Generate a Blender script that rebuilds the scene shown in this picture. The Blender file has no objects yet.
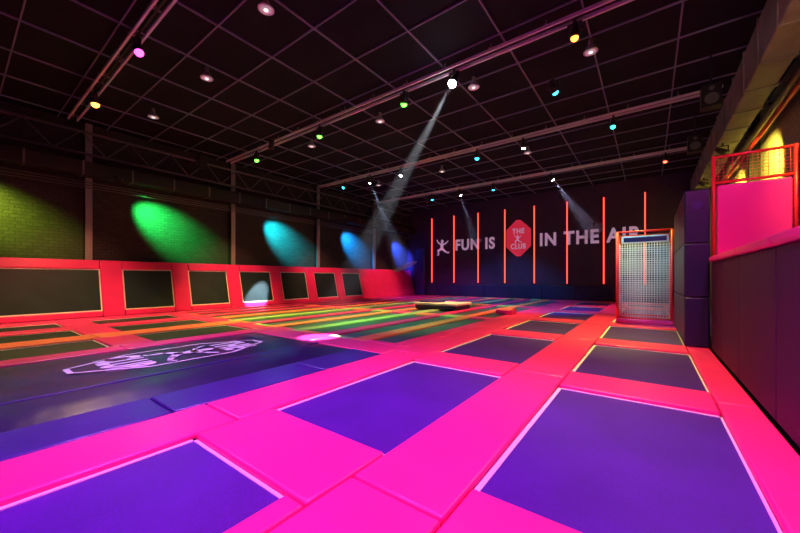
import bpy, bmesh, math, random
from mathutils import Vector, Matrix
random.seed(4)
S=1.7   # metres per unit (eye height)
sc=bpy.context.scene
try: sc.view_settings.view_transform='Standard'
except Exception: pass
col=sc.collection

# ------------------------------------------------------------ materials
def mat(name,color,rough=.5,metal=0,emis=None,es=0,bump=None,var=0.0,spec=.5,coat=0):
    m=bpy.data.materials.new(name); m.use_nodes=True
    nt=m.node_tree; b=nt.nodes['Principled BSDF']
    b.inputs['Base Color'].default_value=(*color,1)
    b.inputs['Roughness'].default_value=rough
    b.inputs['Metallic'].default_value=metal
    b.inputs['Specular IOR Level'].default_value=spec
    b.inputs['Coat Weight'].default_value=coat
    if emis:
        b.inputs['Emission Color'].default_value=(*emis,1); b.inputs['Emission Strength'].default_value=es
    tc=nt.nodes.new('ShaderNodeTexCoord')
    if var>0:
        n=nt.nodes.new('ShaderNodeTexNoise'); n.inputs['Scale'].default_value=1.3; n.inputs['Detail'].default_value=5
        nt.links.new(tc.outputs['Object'],n.inputs['Vector'])
        r=nt.nodes.new('ShaderNodeValToRGB')
        r.color_ramp.elements[0].position=.3; r.color_ramp.elements[1].position=.7
        r.color_ramp.elements[0].color=(*[c*(1-var) for c in color],1)
        r.color_ramp.elements[1].color=(*[min(1,c*(1+var)) for c in color],1)
        nt.links.new(n.outputs['Fac'],r.inputs['Fac']); nt.links.new(r.outputs['Color'],b.inputs['Base Color'])
    if bump:
        sca,st=bump
        n=nt.nodes.new('ShaderNodeTexNoise'); n.inputs['Scale'].default_value=sca; n.inputs['Detail'].default_value=3
        nt.links.new(tc.outputs['Object'],n.inputs['Vector'])
        bp=nt.nodes.new('ShaderNodeBump'); bp.inputs['Strength'].default_value=st; bp.inputs['Distance'].default_value=.03
        nt.links.new(n.outputs['Fac'],bp.inputs['Height']); nt.links.new(bp.outputs['Normal'],b.inputs['Normal'])
    return m

def brick_mat(name,c1,c2,mortar,axis,scale=1.0):
    m=bpy.data.materials.new(name); m.use_nodes=True
    nt=m.node_tree; b=nt.nodes['Principled BSDF']
    tc=nt.nodes.new('ShaderNodeTexCoord'); sp=nt.nodes.new('ShaderNodeSeparateXYZ'); cb=nt.nodes.new('ShaderNodeCombineXYZ')
    nt.links.new(tc.outputs['Object'],sp.inputs[0])
    nt.links.new(sp.outputs['Y' if axis=='x' else 'X'],cb.inputs['X']); nt.links.new(sp.outputs['Z'],cb.inputs['Y'])
    br=nt.nodes.new('ShaderNodeTexBrick'); br.inputs['Scale'].default_value=scale
    br.inputs['Color1'].default_value=(*c1,1); br.inputs['Color2'].default_value=(*c2,1); br.inputs['Mortar'].default_value=(*mortar,1)
    br.inputs['Mortar Size'].default_value=.02; br.inputs['Brick Width'].default_value=.5; br.inputs['Row Height'].default_value=.22
    nt.links.new(cb.outputs[0],br.inputs['Vector'])
    nt.links.new(br.outputs['Color'],b.inputs['Base Color'])
    bp=nt.nodes.new('ShaderNodeBump'); bp.inputs['Strength'].default_value=.6; bp.inputs['Distance'].default_value=.03
    n=nt.nodes.new('ShaderNodeTexNoise'); n.inputs['Scale'].default_value=9
    nt.links.new(tc.outputs['Object'],n.inputs['Vector'])
    mx=nt.nodes.new('ShaderNodeMath'); mx.operation='MULTIPLY_ADD'
    nt.links.new(br.outputs['Fac'],mx.inputs[0]); mx.inputs[1].default_value=-1; nt.links.new(n.outputs['Fac'],mx.inputs[2])
    nt.links.new(mx.outputs[0],bp.inputs['Height']); nt.links.new(bp.outputs['Normal'],b.inputs['Normal'])
    b.inputs['Roughness'].default_value=.75
    return m

def bed_mat(name,color,rough=.5):
    m=bpy.data.materials.new(name); m.use_nodes=True
    nt=m.node_tree; b=nt.nodes['Principled BSDF']
    b.inputs['Roughness'].default_value=rough; b.inputs['Specular IOR Level'].default_value=.35
    tc=nt.nodes.new('ShaderNodeTexCoord')
    n=nt.nodes.new('ShaderNodeTexNoise'); n.inputs['Scale'].default_value=60; n.inputs['Detail'].default_value=2
    n2=nt.nodes.new('ShaderNodeTexNoise'); n2.inputs['Scale'].default_value=1.2; n2.inputs['Detail'].default_value=4
    nt.links.new(tc.outputs['Object'],n.inputs['Vector']); nt.links.new(tc.outputs['Object'],n2.inputs['Vector'])
    mx=nt.nodes.new('ShaderNodeMath'); mx.operation='ADD'
    nt.links.new(n.outputs['Fac'],mx.inputs[0]); nt.links.new(n2.outputs['Fac'],mx.inputs[1])
    r=nt.nodes.new('ShaderNodeValToRGB')
    r.color_ramp.elements[0].position=.35; r.color_ramp.elements[1].position=.75
    r.color_ramp.elements[0].color=(*[c*.7 for c in color],1); r.color_ramp.elements[1].color=(*[min(1,c*1.3) for c in color],1)
    h=nt.nodes.new('ShaderNodeMath'); h.operation='MULTIPLY'; h.inputs[1].default_value=.5
    nt.links.new(mx.outputs[0],h.inputs[0]); nt.links.new(h.outputs[0],r.inputs['Fac'])
    nt.links.new(r.outputs['Color'],b.inputs['Base Color'])
    return m

M={}
M['pad']=mat('vinyl_red',(.90,.03,.25),.36,bump=(1.2,.25),var=.06)
M['pad_pink']=mat('vinyl_pink',(.95,.03,.38),.38,bump=(1.2,.25))
M['pad_or_lit']=mat('vinyl_orange_lit',(.95,.22,.12),.42,bump=(1.2,.25))  # orange light on red pads, put into the base colour
M['pad_lime_lit']=mat('vinyl_lime_lit',(.36,.50,.22),.42,bump=(1.2,.25))  # green light on the lane stripes, painted in as vinyl colour
M['pad_blue']=mat('vinyl_blue',(.035,.02,.20),.34,bump=(1.5,.35),var=.15)
M['bag']=mat('airbag_tarpaulin',(.018,.012,.07),.32,bump=(.9,.9),var=.3)
M['navy']=mat('vinyl_navy',(.012,.014,.08),.4,bump=(2,.2))
M['plum']=mat('vinyl_plum',(.045,.003,.055),.55,bump=(2,.2),spec=.3)
M['bed']=bed_mat('trampoline_fabric_blue',(.055,.010,.28))
M['bed_dark']=bed_mat('trampoline_fabric_dark',(.010,.04,.045))
M['bed_lane']=bed_mat('trampoline_fabric_lane',(.05,.11,.15),.35)
M['white']=mat('white_webbing',(.9,.9,.9),.5)
M['lavender']=mat('logo_print',(.92,.9,.97),.5)
M['deck']=mat('deck_black',(.02,.01,.03),.8)
M['black']=mat('black_steel',(.02,.018,.022),.45,metal=.3)
M['grey']=mat('grey_steel',(.35,.33,.37),.4,metal=.5)
M['dgrey']=mat('dark_grey_steel',(.15,.145,.17),.5,metal=.3)
M['alu']=mat('aluminium_rail',(.70,.74,.80),.45)
M['tbar']=mat('ceiling_tbar',(.20,.20,.32),.5)
M['ceil']=mat('ceiling_mesh_tile',(.008,.009,.016),.8,bump=(25,.5),var=.3,spec=.2)
M['duct']=mat('duct_galvanised',(.20,.19,.19),.5,metal=.2,bump=(5,.3),var=.3)
M['redsteel']=mat('red_steel',(.8,.04,.05),.35)
M['led']=mat('led_red',(.8,.05,.03),.4,emis=(1,.055,.035),es=3.2)
M['rope']=mat('rope_net',(.75,.8,.85),.7)
M['rope_red']=mat('rope_net_red',(.8,.12,.1),.7)
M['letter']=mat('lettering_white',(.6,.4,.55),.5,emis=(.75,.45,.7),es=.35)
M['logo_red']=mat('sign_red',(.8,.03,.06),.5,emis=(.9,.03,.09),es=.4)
M['backwall']=mat('wall_purple_paint',(.045,.012,.06),.7,bump=(6,.2),var=.15)
M['brickL']=brick_mat('brick_black',(.042,.042,.046),(.028,.028,.032),(.015,.015,.015),'x',1.6)
M['brickR']=brick_mat('brick_grey',(.30,.27,.22),(.24,.22,.17),(.1,.09,.07),'x',1.6)
M['frontwall']=mat('wall_front_paint',(.04,.02,.05),.8)

# ------------------------------------------------------------ mesh helpers (units of S)
class B:
    def __init__(s): s.bm=bmesh.new(); s.mats=[]
    def mi(s,m):
        if m not in s.mats: s.mats.append(m)
        return s.mats.index(m)
    def box(s,x0,x1,y0,y1,z0,z1,m,bev=0,seg=2,top=False):
        vs=[s.bm.verts.new((x*S,y*S,z*S)) for x,y,z in
            [(x0,y0,z0),(x1,y0,z0),(x1,y1,z0),(x0,y1,z0),(x0,y0,z1),(x1,y0,z1),(x1,y1,z1),(x0,y1,z1)]]
        i=s.mi(m); fs=[]
        for q in [(3,2,1,0),(4,5,6,7),(0,1,5,4),(1,2,6,5),(2,3,7,6),(3,0,4,7)]:
            f=s.bm.faces.new([vs[k] for k in q]); f.material_index=i; fs.append(f)
        if bev>0:
            es=set()
            for f in fs:
                for e in f.edges: es.add(e)
            if top: es=[e for e in es if max(e.verts[0].co.z,e.verts[1].co.z)>z1*S-1e-5]
            r=bmesh.ops.bevel(s.bm,geom=list(es),offset=bev*S,segments=seg,profile=.5,affect='EDGES',clamp_overlap=True)
            for f in r['faces']: f.material_index=i; f.smooth=True
        return vs
    def tube(s,a,b,r,m,n=8,r2=None,cap=True):
        a=Vector(a)*S; b=Vector(b)*S; d=b-a; L=d.length
        if L<1e-6: return
        mt=Matrix.Translation((a+b)/2)@d.to_track_quat('Z','Y').to_matrix().to_4x4()
        res=bmesh.ops.create_cone(s.bm,cap_ends=cap,segments=n,radius1=r*S,radius2=(r if r2 is None else r2)*S,depth=L,matrix=mt)
        i=s.mi(m); fs=set(f for v in res['verts'] for f in v.link_faces)
        for f in fs:
            f.material_index=i
            if len(f.verts)==4: f.smooth=True
    def sphere(s,c,r,m,u=12,v=8,sq=(1,1,1)):
        mt=Matrix.Translation(Vector(c)*S)@Matrix.Diagonal((*sq,1))
        res=bmesh.ops.create_uvsphere(s.bm,u_segments=u,v_segments=v,radius=r*S,matrix=mt)
        i=s.mi(m)
        for f in set(f for v in res['verts'] for f in v.link_faces): f.material_index=i; f.smooth=True
    def obj(s,name,origin=None):
        me=bpy.data.meshes.new(name)
        if origin is None:
            origin=Vector((0,0,0))
        else: origin=Vector(origin)*S
        if origin.length>0: bmesh.ops.translate(s.bm,verts=s.bm.verts,vec=-origin)
        s.bm.to_mesh(me); s.bm.free()
        for m in s.mats: me.materials.append(m)
        o=bpy.data.objects.new(name,me); o.location=origin; col.objects.link(o); return o

def text_into(b,body,o,u,v,w,h,m,th=.01,bold=.02):
    """extruded text fitted in rectangle w*h with lower-left o, axes u (right) v (up)"""
    cu=bpy.data.curves.new('t','FONT'); cu.body=body; cu.extrude=.02; cu.offset=bold; cu.space_character=1.15
    to=bpy.data.objects.new('t',cu); col.objects.link(to)
    bpy.context.view_layer.update()
    dg=bpy.context.evaluated_depsgraph_get(); me=bpy.data.meshes.new_from_object(to.evaluated_get(dg))
    xs=[q.co.x for q in me.vertices]; ys=[q.co.y for q in me.vertices]
    x0,x1,y0,y1=min(xs),max(xs),min(ys),max(ys)
    o=Vector(o);u=Vector(u).normalized();v=Vector(v).normalized();n=u.cross(v)
    i=b.mi(m); vv=[]
    for q in me.vertices:
        p=o+u*((q.co.x-x0)/(x1-x0)*w)+v*((q.co.y-y0)/(y1-y0)*h)+n*(th*(1 if q.co.z>0 else 0))
        vv.append(b.bm.verts.new(p*S))
    for p in me.polygons:
        try:
            f=b.bm.faces.new([vv[k] for k in p.vertices]); f.material_index=i
        except ValueError: pass
    bpy.data.objects.remove(to); bpy.data.curves.remove(cu); bpy.data.meshes.remove(me)

def outline_into(b,pts,o,u,v,wid,m,th=.008):
    o=Vector(o);u=Vector(u).normalized();v=Vector(v).normalized();n=u.cross(v)
    k=len(pts)
    c=Vector((sum(p[0] for p in pts)/k,sum(p[1] for p in pts)/k))
    i=b.mi(m)
    outer=[Vector(p) for p in pts]; inner=[p-(p-c).normalized()*wid for p in outer]
    W=lambda p,z:b.bm.verts.new((o+u*p.x+v*p.y+n*z)*S)
    for a in range(k):
        c2=(a+1)%k
        f=b.bm.faces.new([W(outer[a],th),W(outer[c2],th),W(inner[c2],th),W(inner[a],th)]); f.material_index=i

def poly_into(b,pts,o,u,v,m,th):
    o=Vector(o);u=Vector(u).normalized();v=Vector(v).normalized();n=u.cross(v); i=b.mi(m)
    top=[b.bm.verts.new((o+u*p[0]+v*p[1]+n*th)*S) for p in pts]
    bot=[b.bm.verts.new((o+u*p[0]+v*p[1])*S) for p in pts]
    f=b.bm.faces.new(top); f.material_index=i
    for a in range(len(pts)):
        c=(a+1)%len(pts); f=b.bm.faces.new([top[a],bot[a],bot[c],top[c]]); f.material_index=i

def jumper_into(b,o,u,v,sc_,m,th):
    """flat silhouette of a leaping person, height ~1*sc_"""
    limbs=[((0,.62),(.0,.36),.10,.075),      # torso
           ((0,.6),(-.22,.72),.045,.035),((-.22,.72),(-.34,.9),.035,.022),
           ((0,.6),(.22,.66),.045,.035),((.22,.66),(.40,.80),.035,.022),
           ((-.02,.38),(-.24,.28),.065,.05),((-.24,.28),(-.22,.04),.05,.03),((-.22,.04),(-.31,.02),.03,.02),
           ((.02,.38),(.20,.22),.065,.05),((.20,.22),(.40,.12),.05,.03),((.40,.12),(.46,.18),.03,.02)]
    for (a,c,r1,r2) in limbs:
        A=Vector(a);C=Vector(c);d=(C-A).normalized()
        ang=math.atan2(d.y,d.x)
        pts=[]
        for k in range(7):
            t=ang-math.pi/2+math.pi*k/6; pts.append(C+Vector((math.cos(t),math.sin(t)))*r2)
        for k in range(7):
            t=ang+math.pi/2+math.pi*k/6; pts.append(A+Vector((math.cos(t),math.sin(t)))*r1)
        poly_into(b,[(q.x*sc_,q.y*sc_) for q in pts],o,u,v,m,th)
    pts=[(.02+.085*math.cos(t*math.pi/8),.80+.10*math.sin(t*math.pi/8)) for t in range(16)]
    poly_into(b,[(q[0]*sc_,q[1]*sc_) for q in pts],o,u,v,m,th)

# ------------------------------------------------------------ room constants (floor pad top = z 0)
XL,XR,YB,YF,ZC=-12.0,2.2,16.9,-3.5,5.1
b=B(); b.box(XL,XR,YF,YB,-.25,-.13,M['deck']); b.obj('floor')
b=B(); b.box(XL,XR,YF,YB,ZC,ZC+.1,M['ceil']); b.obj('ceiling')
b=B(); b.box(XL-.12,XL,YF,YB,-.25,ZC,M['brickL']); b.obj('wall_left')
b=B(); b.box(XR,XR+.12,YF,YB,-.25,ZC,M['brickR']); b.obj('wall_right')
b=B(); b.box(XL-.12,XR+.12,YB,YB+.12,-.25,ZC,M['backwall']); b.obj('wall_back')
b=B(); b.box(XL-.12,XR+.12,YF-.12,YF,-.25,ZC,M['frontwall']); b.obj('wall_front')

# ------------------------------------------------------------ floor trampolines
ZB=-.035
def trampoline(x0,x1,y0,y1,bm='bed',wb=.022):
    b=B()
    nx,ny=6,10; vs={}
    i=b.mi(M[bm])
    for a in range(nx+1):
        for c in range(ny+1):
            u=a/nx; v=c/ny
            sag=-.012*(math.sin(u*math.pi)*math.sin(v*math.pi))
            vs[a,c]=b.bm.verts.new(((x0+(x1-x0)*u)*S,(y0+(y1-y0)*v)*S,(ZB+sag)*S))
    for a in range(nx):
        for c in range(ny):
            f=b.bm.faces.new([vs[a,c],vs[a+1,c],vs[a+1,c+1],vs[a,c+1]]); f.material_index=i; f.smooth=True
    if wb:
        z0,z1=ZB-.004,ZB+.006
        b.box(x0,x0+wb*1.3,y0,y1,z0,z1,M['white']); b.box(x1-wb*.6,x1,y0,y1,z0,z1,M['white'])
        b.box(x0,x1,y1-wb*.9,y1,z0,z1,M['white']); b.box(x0,x1,y0,y0+wb*.6,z0,z1,M['white'])
    e=-.02
    for (p,q) in [((x0-e,y0-e),(x1+e,y0-e)),((x1+e,y0-e),(x1+e,y1+e)),((x1+e,y1+e),(x0-e,y1+e)),((x0-e,y1+e),(x0-e,y0-e))]:
        b.tube((p[0],p[1],-.08),(q[0],q[1],-.08),.015,M['black'],6)
    return b.obj('trampoline',((x0+x1)/2,(y0+y1)/2,-.05))

rowsY=[(-1.02,.94),(1.5,3.42),(4.0,5.92),(6.5,8.42),(9.0,10.92),(11.5,13.42),(14.0,15.92)]
pads=B()
def pad(x0,x1,y0,y1,m='pad',seg=None,axis='y',z1=0.0):
    g=.004
    if seg:
        L=(y1-y0) if axis=='y' else (x1-x0)
        n=max(1,round(L/seg))
        for k in range(n):
            if axis=='y': pads.box(x0+g,x1-g,y0+L*k/n+g,y0+L*(k+1)/n-g,-.10,z1,M[m],.018,3,True)
            else: pads.box(x0+L*k/n+g,x0+L*(k+1)/n-g,y0+g,y1-g,-.10,z1,M[m],.018,3,True)
    else: pads.box(x0+g,x1-g,y0+g,y1-g,-.10,z1,M[m],.018,3,True)

# columns A and B
colA=(-.685,.432); colB=(-2.34,-1.217)
for k,(y0,y1) in enumerate(rowsY):
    trampoline(*colA,y0,y1)
    xb1=-1.36 if k==0 else colB[1]
    trampoline(colB[0],xb1,y0,y1)
    yn=rowsY[k+1][0] if k+1<len(rowsY) else 16.7
    pad(colA[0],colA[1],y1,yn); pad(colB[0],colB[1] if k else colB[1],y1,yn)
for x0,x1 in [(-2.85,-2.34),(colB[1],colA[0]),(colA[1],.69)]:
    ys=[-3.4,-1.3,1.22,3.7,6.2,8.7,11.2,13.7,16.7]
    for a,c in zip(ys[:-1],ys[1:]): pad(x0,x1,a,c)
pad(-1.36,-1.217,-1.02,.94)
pad(-2.34,-1.217,-3.4,-1.02); pad(-.685,.432,-3.4,-1.02)

# airbag surround and far frame
for a,c in zip([-3.4,-1.9,-.45,1.0,2.45],[-1.9,-.45,1.0,2.45,3.42]): pad(-3.38,-2.85,a,c,'pad_blue')
pad(-5.9,-2.85,3.42,3.95,'pad',1.5,'x')
pad(-6.3,-5.9,-3.4,3.95,'pad',2.45)
cols=[(-7.42,-6.3),(-9.07,-7.95),(-10.72,-9.6)]
for (x0,x1) in cols:
    for (y0,y1) in [(-3.0,-1.02),(-.5,1.42),(1.95,3.6)]:
        trampoline(x0,x1,y0,y1,'bed_dark',.015)
    pad(x0,x1,-1.02,-.5); pad(x0,x1,1.42,1.95); pad(x0,x1,-3.4,-3.0); pad(x0,x1,3.6,3.95)
for x0,x1,mm in [(-7.95,-7.42,'pad_or_lit'),(-9.6,-9.07,'pad'),(-11.35,-10.72,'pad')]: pad(x0,x1,-3.4,3.95,mm,2.45)
# lanes
x=-2.85; k=0
lm=['pad','pad_or_lit','pad','pad_lime_lit','pad_or_lit','pad','pad_lime_lit','pad_or_lit','pad','pad','pad_or_lit']  # orange and lime entries carry the stage lights' hue in their colour
while x-.82>-11.35:
    pad(x-.30,x,3.95,16.7,lm[k%len(lm)],2.12)
    for (y0,y1) in [(4.1,7.8),(8.2,11.9),(12.3,16.3)]:
        trampoline(x-.82,x-.30,y0,y1,'bed_lane',0)
    for (y0,y1) in [(3.95,4.1),(7.8,8.2),(11.9,12.3),(16.3,16.7)]: pad(x-.82,x-.30,y0,y1,lm[(k+2)%len(lm)])
    x-=.82; k+=1
pad(-11.35,x,3.95,16.7,'pad',2.12)
pads.obj('safety_padding')

# ------------------------------------------------------------ airbag
b=B()
x0,x1,y0,y1=-5.9,-3.38,-3.2,3.42
nx,ny=14,34; g={}
i=b.mi(M['bag'])
def bagz(u,v):
    e=min(1,min(u,1-u)/.16)*min(1,min(v,1-v)/.07)
    return -.02+.05*math.sin(e*math.pi/2)+.006*math.sin(u*23+v*9)*e
for a in range(nx+1):
    for c in range(ny+1):
        g[a,c]=b.bm.verts.new(((x0+(x1-x0)*a/nx)*S,(y0+(y1-y0)*c/ny)*S,bagz(a/nx,c/ny)*S))
for a in range(nx):
    for c in range(ny):
        f=b.bm.faces.new([g[a,c],g[a+1,c],g[a+1,c+1],g[a,c+1]]); f.smooth=True; f.material_index=i
b.box(x0+.005,x1-.005,y0,y1-.005,-.12,-.025,M['bag'])
zt=.036
b.box(-4.02,-3.98,-3.1,3.3,.02,.034,M['pad_blue'],.004)
hexp=[(-.47,-.5),(-.47,.42),(-.12,1.02),(.12,1.02),(.47,.42),(.47,-.5),(.12,-1.1),(-.12,-1.1)]
O=(-4.80,1.8,zt)
outline_into(b,hexp,O,(1,0,0),(0,1,0),.05,M['lavender'],.004)
text_into(b,'THE',(-5.1,2.20,zt),(1,0,0),(0,1,0),.60,.42,M['lavender'],.004,.045)
text_into(b,'CLUB',(-5.17,.96,zt),(1,0,0),(0,1,0),.74,.45,M['lavender'],.004,.045)
jumper_into(b,(-4.80,1.43,zt),(1,0,0),(0,1,0),.80,M['lavender'],.004)
text_into(b,'AIRBAG',(-3.78,.02,.036),(0,-1,0),(1,0,0),.22,.06,M['white'],.004)
b.obj('airbag')

# ------------------------------------------------------------ left wall trampolines (inclined)
XW0,XW1,HW=-11.36,-11.72,1.47
def wx(z): return XW0+(XW1-XW0)*z/HW
b=B()
def slab(y0,y1,z0,z1,m,t0=0.0,t1=.06):
    g=.006; y0+=g;y1-=g
    ps=[]
    for t in (t0,t1):
        for (y,z) in [(y0,z0),(y1,z0),(y1,z1),(y0,z1)]: ps.append((wx(z)-.06+t,y,z))
    vs=[b.bm.verts.new(Vector(p)*S) for p in ps]; i=b.mi(M[m]); es=set(); 
    for q in [(0,3,2,1),(4,5,6,7),(0,1,5,4),(1,2,6,5),(2,3,7,6),(3,0,4,7)]:
        f=b.bm.faces.new([vs[k] for k in q]); f.material_index=i
        for e in f.edges: es.add(e)
    if t1>.03:
        r=bmesh.ops.bevel(b.bm,geom=list(es),offset=.018*S,segments=2,profile=.5,affect='EDGES')
        for f in r['faces']: f.material_index=i; f.smooth=True
beds=[(-3.3,-.6),(-.15,2.376)]+[(2.84+1.645*k,4.04+1.645*k) for k in range(6)]
prev=-3.5
for (y0,y1) in beds:
    slab(prev,y0,.0,HW,'pad'); prev=y1
    slab(y0,y1,1.24,HW,'pad'); slab(y0,y1,0,.14,'pad')
slab(prev,16.8,0,HW,'pad')
b.box(XL+.22,XW1+.0,-3.45,16.8,HW-.05,HW+.0,M['pad'],.01)
b.obj('wall_padding')
for (y0,y1) in beds:
    b=B()
    slab(y0,y1,.14,1.24,'bed_dark',.0,.02)
    for (a,c,d,e) in [(y0,y0+.028,.14,1.24),(y1-.028,y1,.14,1.24),(y0,y1,1.212,1.24),(y0,y1,.14,.168)]:
        slab(a-.006,c+.006,d,e,'white',.0,.026)
    b.obj('wall_trampoline',(wx(.7),(y0+y1)/2,.7))

# ------------------------------------------------------------ left wall structure
for y in [-1.6,2.18,5.99,9.8,13.6]:
    b=B()
    b.box(XL+.01,XL+.05,y-.09,y+.09,-.1,5.05,M['black']); b.box(XL+.05,XL+.16,y-.015,y+.015,-.1,5.05,M['grey']); b.box(XL+.16,XL+.19,y-.07,y+.07,-.1,5.05,M['grey'])
    b.obj('steel_column')
b=B()
b.box(XL+.21,XL+.62,YF+.05,YB-.05,3.62,3.95,M['black'],.02)
for k in range(20):
    y=YF+.5+k; b.box(XL+.20,XL+.63,y-.02,y+.02,3.61,3.96,M['dgrey'])
b.obj('ventilation_duct')
b=B()
for z in (4.2,4.75): b.tube((XL+.35,YF,z),(XL+.35,YB,z),.035,M['dgrey'])
k=YF; up=True
while k<YB-.5:
    b.tube((XL+.35,k,4.2 if up else 4.75),(XL+.35,k+.5,4.75 if up else 4.2),.018,M['dgrey'],6); up=not up; k+=.5
b.obj('roof_truss')
b=B()
for z in (3.5,3.43,3.36): b.tube((XL+.215,YF,z),(XL+.215,YB,z),.014,M['dgrey'],6)
b.obj('conduit_pipes')

# ------------------------------------------------------------ ceiling grid
b=B()
xg=XL+.4
while xg<XR:
    b.box(xg-.012,xg+.012,YF,YB,ZC-.03,ZC-.002,M['tbar']); xg+=1.2
yg=YF+.3
while yg<YB:
    b.box(XL,XR,yg-.010,yg+.010,ZC-.028,ZC-.001,M['tbar']); yg+=.965
b.obj('ceiling_grid')
rails=[-2.0,1.8,5.6,9.45,13.2]
for y in rails:
    b=B()
    for dy in (-.08,.08):
        b.box(XL+.65,1.2,y+dy-.016,y+dy+.016,4.87,4.92,M['alu'])
    xx=XL+.8
    while xx<1.15:
        b.box(xx-.015,xx+.015,y-.1,y+.1,4.92,4.945,M['grey']); b.tube((xx,y,4.94),(xx,y,5.06),.008,M['grey'],6); xx+=.9
    b.box(XL+.65,1.2,y-.012,y+.012,4.89,4.915,M['black'])
    b.obj('lighting_rail')

# ------------------------------------------------------------ stage lights
LM={}
def lens(c,st=25):
    key=(c,st)
    if key not in LM: LM[key]=mat('lens_glow',c,.3,emis=c,es=st)
    return LM[key]
def haze(c_dens):
    m=bpy.data.materials.new('haze_air'); m.use_nodes=True; nt=m.node_tree
    nt.nodes.remove(nt.nodes['Principled BSDF'])
    v=nt.nodes.new('ShaderNodeVolumeScatter'); v.inputs['Density'].default_value=c_dens; v.inputs['Anisotropy'].default_value=.3
    nt.links.new(v.outputs[0],nt.nodes['Material Output'].inputs['Volume']); return m
HZ=haze(.009); HZ2=haze(.09)
def stage_light(x,y,c,target=None,energy=0,angle=60,blend=.6,z=4.85,vis=True,st=7,r=.055,lc=None,size=.12,shaft=0,hz=None):
    t=Vector(target) if target else Vector((x,y,0))
    p=Vector((x,y,z-.16)); d=(t-p).normalized()
    if vis:
        b=B()
        b.tube((x,y,z+.03),(x,y,z-.03),.02,M['black'])
        b.box(x-.09,x+.09,y-.02,y+.02,z-.045,z-.03,M['black'])
        for s in(-1,1): b.box(x+s*.09-.008,x+s*.09+.008,y-.02,y+.02,z-.17,z-.03,M['black'])
        b.tube(p-d*.10,p+d*.09,.055,M['black'],16,.075)
        b.tube(p-d*.15,p-d*.10,.035,M['black'],12,.055)
        b.sphere(p+d*.085,r,lens(c,st),14,10)
        o=b.obj('stage_light',(x,y,z))
    if energy:
        l=bpy.data.lights.new('spot','SPOT'); l.energy=energy; l.color=lc or c; l.spot_size=math.radians(angle); l.spot_blend=blend; l.shadow_soft_size=size
        lo=bpy.data.objects.new('stage_light_beam',l); lo.location=(p+d*.22)*S
        lo.rotation_euler=d.to_track_quat('-Z','Y').to_euler(); col.objects.link(lo)
    if shaft:
        b=B(); h=math.tan(math.radians(angle/2))
        b.tube(p+d*.17,p+d*shaft,.05,hz or HZ,28,.05+h*shaft*1.05); b.obj('haze_shaft')

MAG=(1,.09,.80); PNK=(1,.05,.6); VIO=(.30,.14,1); ORG=(1,.25,.03); GRN=(.10,1,.05); YEL=(1,.85,.08); CYA=(.03,.6,1); TEAL=(.03,1,.7); WHT=(.85,.9,1); RED=(1,.1,.05)
# foreground magenta wash
stage_light(-.6,1.8,MAG,(-.5,1.0,0),2700,90,.9)
stage_light(-3.0,1.8,PNK,(-1.9,1.2,0),1900,85,.9,lc=MAG)
stage_light(-.6,-2.0,MAG,(-.6,.6,0),2400,95,.9)
stage_light(-3.2,-2.0,VIO,(-3.4,.8,0),1500,90,.9)
stage_light(-6.59,1.8,PNK,(-4.4,2.2,0),2500,60,.9,lc=(.42,.25,1),r=.065)
# mid
stage_light(-2.91,5.6,WHT,(-4.5,3.75,0),34000,7.5,.35,st=60,r=.075,shaft=5.05,size=.05)
stage_light(-.9,5.6,ORG,(-.9,5.3,0),2500,78,.9,lc=(1,.62,.14))
stage_light(.5,5.6,RED,(.1,3.4,0),700,70,.9,lc=(1,.5,.08),vis=False)  # extra orange fill for the mid floor, no fixture
stage_light(-4.06,5.6,GRN,(-5.0,6.4,0),3000,60,.8,lc=(.3,1,.35),r=.065)
stage_light(-6.71,5.6,GRN,(-7.2,5.8,0),2800,75,.8,lc=(.7,1,.1),r=.065)
stage_light(-9.64,5.6,GRN,(-9.2,5.6,0),2800,85,.8,lc=(1,.55,.1),r=.065)
stage_light(-9.23,1.8,ORG,(-8.6,1.8,0),2800,100,.8,lc=(1,.6,.2),r=.07,st=12)
stage_light(-.69,9.45,TEAL,(-.9,8.3,0),3200,66,.8,lc=(.95,.95,.10))
stage_light(-4.15,9.45,CYA,(-4.6,10.0,0),3000,70,.8,lc=(1,.5,.2),r=.065)
stage_light(-2.79,9.45,WHT,(-3.0,11.6,0),3000,50,.7,lc=(.1,.7,.9),st=50)
stage_light(-7.0,9.45,WHT,(-7.2,9.4,0),3200,75,.8,lc=(1,.6,.2),st=50)
stage_light(-8.5,9.45,WHT,(-7.6,11.6,0),2200,14,.5,st=40,shaft=3.6,lc=(.5,.65,1),size=.05,hz=HZ2)
stage_light(-9.8,9.45,CYA,(-11.45,6.7,.30),32000,8.5,.3,lc=WHT)
stage_light(-2.9,13.2,WHT,(-.6,16.2,1.0),3000,16,.5,st=50,shaft=2.7,lc=(.6,.6,1),size=.05,hz=HZ2)
stage_light(-6.6,13.2,WHT,(-6.3,15.5,1.0),1800,12,.5,st=50,shaft=2.4,lc=(.5,.6,1),size=.05,hz=HZ2)
stage_light(-5.1,13.2,CYA,(-5.5,15,0),2200,80,.7,lc=(.1,.4,1))
stage_light(-8.0,13.2,CYA,(-8.2,14.5,0),2200,80,.7,lc=(.7,.15,.8))
stage_light(.4,13.2,RED,(0,13,0),2000,70,.7,lc=(.9,.4,.4))
for y,e in ((1.2,1800),(5.2,2000),(9.2,2000),(13.2,2200)):
    stage_light(-8.2,y,RED,(-11.6,y+.6,.5),e,44,.8,vis=(y!=1.2),lc=(1,.3,.16),st=6,r=.03,z=4.75)
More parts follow.
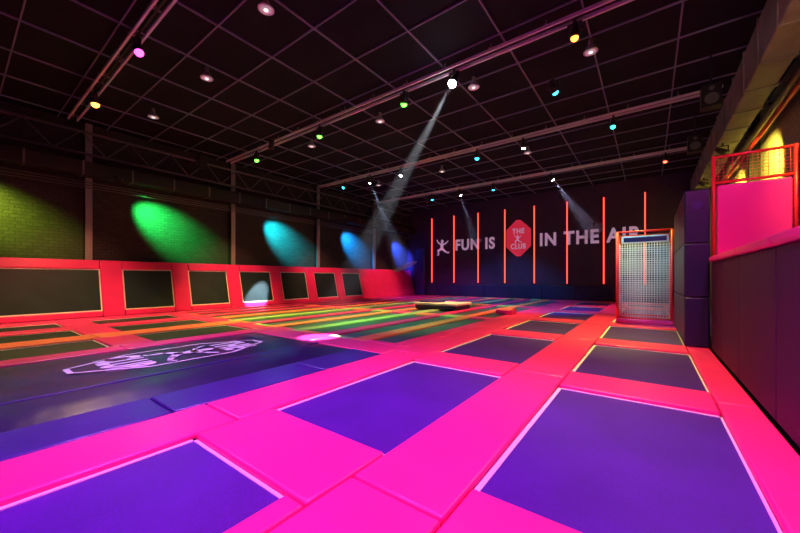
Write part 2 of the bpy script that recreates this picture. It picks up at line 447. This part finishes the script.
# wall washes just under the duct, raking down the brick
for (y,c,e,z) in ((-.9,(.7,1,.05),5000,2.2),(2.65,(.02,1,.12),10000,2.2),(6.75,(.01,.75,.8),10000,2.2),(10.8,(.01,.35,1),12000,2.2),(14.8,(.03,.10,1),12000,2.0)):
    stage_light(-11.15,y,c,(-12.0,y+1.15,z+.5),e,50,1.0,z=3.72,st=10,r=.03)
# right side
stage_light(1.7,5.2,YEL,(2.2,5.9,3.0),1200,95,.8,z=3.95,st=7,r=.04)
stage_light(1.3,10.2,YEL,(2.2,10.9,3.4),2200,110,.9,z=3.95,st=7,r=.04)
stage_light(1.3,13.4,YEL,(2.2,14.2,3.4),2600,110,.9,z=3.95,st=7,r=.04)
stage_light(1.0,2.5,MAG,(1.1,6.4,1.8),1200,42,.8,z=4.6,st=8,lc=(1,.12,.6))  # added magenta fill for the pink platform panels
stage_light(.2,2.0,ORG,(1.5,4.5,4.4),300,70,.9,z=3.6,st=8,lc=(1,.8,.6),vis=False)  # added warm fill on the duct face, no fixture
stage_light(-1.5,7.0,CYA,(-.1,9.0,1.2),2200,24,.7,z=4.85,lc=(.35,.9,1),st=10)
w=bpy.data.worlds.new('world'); sc.world=w; w.use_nodes=True
w.node_tree.nodes['Background'].inputs[0].default_value=(.12,.08,.3,1); w.node_tree.nodes['Background'].inputs[1].default_value=.1

# high-bay lamps
for (x,y) in [(-4.4,2.7),(-6.83,2.95),(-9.5,2.9),(-1.2,2.8),(-2.84,6.3),(-5.3,6.3),(-7.9,6.3),(-.8,6.5),(-3.0,10.6),(-6.0,10.6),(-9.0,10.6)]:
    b=B(); z=5.05
    b.tube((x,y,z),(x,y,z-.10),.035,M['grey'],12)
    b.tube((x,y,z-.20),(x,y,z-.10),.105,M['grey'],24,.045)
    b.tube((x,y,z-.212),(x,y,z-.2),.112,M['alu'],24)
    b.tube((x,y,z-.216),(x,y,z-.21),.085,lens((.6,.5,.6),.3),24)
    b.tube((x,y,z-.225),(x,y,z-.214),.03,lens((1,.9,.9),1.5),12)
    b.obj('high_bay_lamp')

# loudspeakers
for (x,y,z) in [(.9,5.0,4.35),(.9,8.3,4.3),(.9,11.0,4.3),(-11.0,4.6,4.55)]:
    b=B(); b.box(x-.14,x+.14,y-.12,y+.12,z-.2,z+.2,M['black'],.015); b.tube((x,y-.125,z-.06),(x,y-.12,z-.06),.1,M['dgrey'],20); b.tube((x,y-.125,z+.12),(x,y-.12,z+.12),.04,M['dgrey'],16)
    b.tube((x,y,z+.2),(x,y,5.06),.015,M['black']); b.obj('loudspeaker')

# ------------------------------------------------------------ back wall
for k in range(8):
    x=-10.22+1.44*k
    b=B(); b.box(x-.05,x+.05,YB-.035,YB-.001,.72,4.52,M['black']); b.box(x-.022,x+.022,YB-.06,YB-.035,.75,4.48,M['led']); b.obj('led_strip_light')
U=(1,0,0);V=(0,0,1)
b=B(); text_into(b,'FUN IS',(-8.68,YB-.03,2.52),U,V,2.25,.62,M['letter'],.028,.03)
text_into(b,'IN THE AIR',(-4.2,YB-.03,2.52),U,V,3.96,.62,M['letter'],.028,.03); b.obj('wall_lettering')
b=B()
hx=[(-.60,-.42),(-.60,.42),(-.10,.90),(.10,.90),(.60,.42),(.60,-.42),(.10,-.90),(-.10,-.90)]
hx=hx[::-1]
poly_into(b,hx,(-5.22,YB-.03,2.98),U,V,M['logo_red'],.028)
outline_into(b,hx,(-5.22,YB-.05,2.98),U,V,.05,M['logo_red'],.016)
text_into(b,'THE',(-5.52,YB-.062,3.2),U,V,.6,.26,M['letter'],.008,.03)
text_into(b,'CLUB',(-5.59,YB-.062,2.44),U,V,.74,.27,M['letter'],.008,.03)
jumper_into(b,(-5.25,YB-.062,2.72),U,V,.46,M['letter'],.006)
b.obj('club_logo_sign')
b=B(); jumper_into(b,(-9.55,YB-.03,2.3),U,V,1.0,M['letter'],.026); b.obj('jumper_silhouette_decal')
b=B()
for k in range(9):
    x0=-11.3+1.44*k; b.box(x0+.01,x0+1.43,YB-.10,YB-.002,.005,.62,M['navy'] ,.02,2)
b.obj('back_wall_padding')
b=B(); b.box(XL+.75,XL+1.35,YB-.22,YB-.105,0.005,2.75,M['pad_blue'],.03); b.obj('crash_mat')

# ------------------------------------------------------------ podium blocks on lanes
b=B(); b.box(-6.3,-4.7,9.2,10.3,.13,.20,M['white'],.015); b.box(-6.25,-4.75,9.25,10.25,.0,.13,M['navy'],.01)
b.box(-6.15,-5.5,9.35,9.95,.20,.24,M['pad_blue'],.01)
b.obj('foam_podium')
b=B(); b.box(-3.45,-3.0,9.1,9.55,0,.12,M['pad_pink'],.02); b.box(-3.42,-3.03,9.13,9.52,.12,.15,M['pad_or_lit'],.015); b.obj('foam_block')

# ------------------------------------------------------------ right platform
b=B()
ys=[-3.3,-1.5,.2,1.9,3.4,4.6,5.6,6.38]
for a,c in zip(ys[:-1],ys[1:]):
    b.box(.70,.79,a+.004,c-.004,.004,1.22,M['plum'],.015,2)
    b.box(.67,1.0,a+.004,c-.004,1.225,1.30,M['pad_pink'],.02,2)
b.box(.79,1.97,-3.3,6.4,1.10,1.20,M['deck'])
for y in (-2.5,0,2.5,5,6.3): b.box(1.8,1.9,y-.05,y+.05,-.125,1.1,M['black'])
b.box(.76,1.47,6.42,6.50,1.22,2.30,M['pad_pink'],.02,2)
b.box(1.54,1.97,6.30,6.50,1.22,2.75,M['pad_pink'],.02,2)
b.obj('jump_platform')
b=B()
b.tube((.73,6.46,1.31),(.73,6.46,2.72),.022,M['redsteel'],10); b.tube((1.505,6.46,1.21),(1.505,6.46,2.72),.022,M['redsteel'],10)
for z in (2.70,2.34): b.tube((.73,6.46,z),(1.5,6.46,z),.02,M['redsteel'],10)
for k in range(1,16): b.tube((.73+.0485*k,6.46,2.34),(.73+.0485*k,6.46,2.7),.003,M['rope_red'],4)
for k in range(1,8): b.tube((.73,6.46,2.34+.045*k),(1.5,6.46,2.34+.045*k),.003,M['rope_red'],4)
b.obj('safety_railing')

# tall padded pillar
b=B()
for (z0,z1) in ((.004,.72),(.725,1.5),(1.505,2.27)):
    for (a,c) in ((6.42,7.3),(7.3,8.2),(8.2,8.93)):
        b.box(.41,.69,a+.004,c-.004,z0,z1,M['navy'],.02,2)
poly_into(b,[(.06*math.cos(t*math.pi/10),.06*math.sin(t*math.pi/10)) for t in range(20)],(.55,6.424,2.05),U,V,M['pad_blue'],.006)
b.obj('padded_pillar')

# ------------------------------------------------------------ net cage
b=B()
x0,x1,y0,y1,zt=-.58,.38,9.0,9.9,2.02
for (x,y) in ((x0,y0),(x1,y0),(x0,y1),(x1,y1)): b.tube((x,y,.005),(x,y,zt),.03,M['redsteel'],12)
for z in (zt,.12):
    b.tube((x0,y0,z),(x1,y0,z),.022,M['redsteel']); b.tube((x0,y1,z),(x1,y1,z),.022,M['redsteel'])
    b.tube((x0,y0,z),(x0,y1,z),.022,M['redsteel']); b.tube((x1,y0,z),(x1,y1,z),.022,M['redsteel'])
b.box(x0+.08,x1-.05,y0-.04,y0+.0,1.76,1.92,M['rope'],.01)
b.box(x0+.12,x1-.09,y0-.045,y0-.039,1.79,1.89,M['navy'])
n=20
for k in range(1,n):
    x=x0+(x1-x0)*k/n; b.tube((x,y0,.12),(x,y0,1.76),.006,M['rope'],4); b.tube((x,y1,.12),(x,y1,zt),.0045,M['rope'],4)
for k in range(1,34):
    z=.12+1.64*k/34; m=M['rope']
    b.tube((x0,y0,z),(x1,y0,z),.006,m,4); b.tube((x0,y0,z),(x0,y1,z),.0045,M['rope_red'],4); b.tube((x0,y1,z),(x1,y1,z),.0045,m,4)
for k in range(1,18):
    y=y0+(y1-y0)*k/18; b.tube((x0,y,.12),(x0,y,zt),.0045,M['rope_red'],4)
b.box(x0-.02,x1+.02,y0-.06,y0+.06,0.005,.10,M['pad'],.02)
b.obj('net_cage')

# ------------------------------------------------------------ right ducts
b=B(); b.box(1.25,1.62,YF+.1,YB-.1,4.05,4.7,M['duct'],.02)
for k in range(22):
    y=YF+.5+k*.9; b.box(1.235,1.635,y-.025,y+.025,4.035,4.715,M['duct'])
b.obj('ventilation_duct')
b=B(); b.tube((1.93,YF+.1,4.3),(1.93,YB-.1,4.3),.06,M['duct'],16); b.tube((1.93,YF+.1,4.1),(1.93,YB-.1,4.1),.04,M['redsteel'],12)
for k in range(10):
    y=YF+1+k*2; b.box(1.85,1.99,y-.02,y+.02,4.36,4.40,M['black'])
b.obj('ceiling_pipes')
b=B()
for y in (0.6,4.4,8.2,12): b.box(2.0,2.19,y-.1,y+.1,-.125,5.05,M['black'])
b.obj('wall_columns')

# ------------------------------------------------------------ camera
cam=bpy.data.cameras.new('camera'); co=bpy.data.objects.new('camera',cam); col.objects.link(co)
cam.sensor_width=36; cam.lens=335/800*36; cam.shift_y=11.5/800
co.location=(0,0,S); co.rotation_euler=(math.pi/2,0,math.atan2(.597,.802))
cam.clip_start=.05; cam.clip_end=200
sc.camera=co
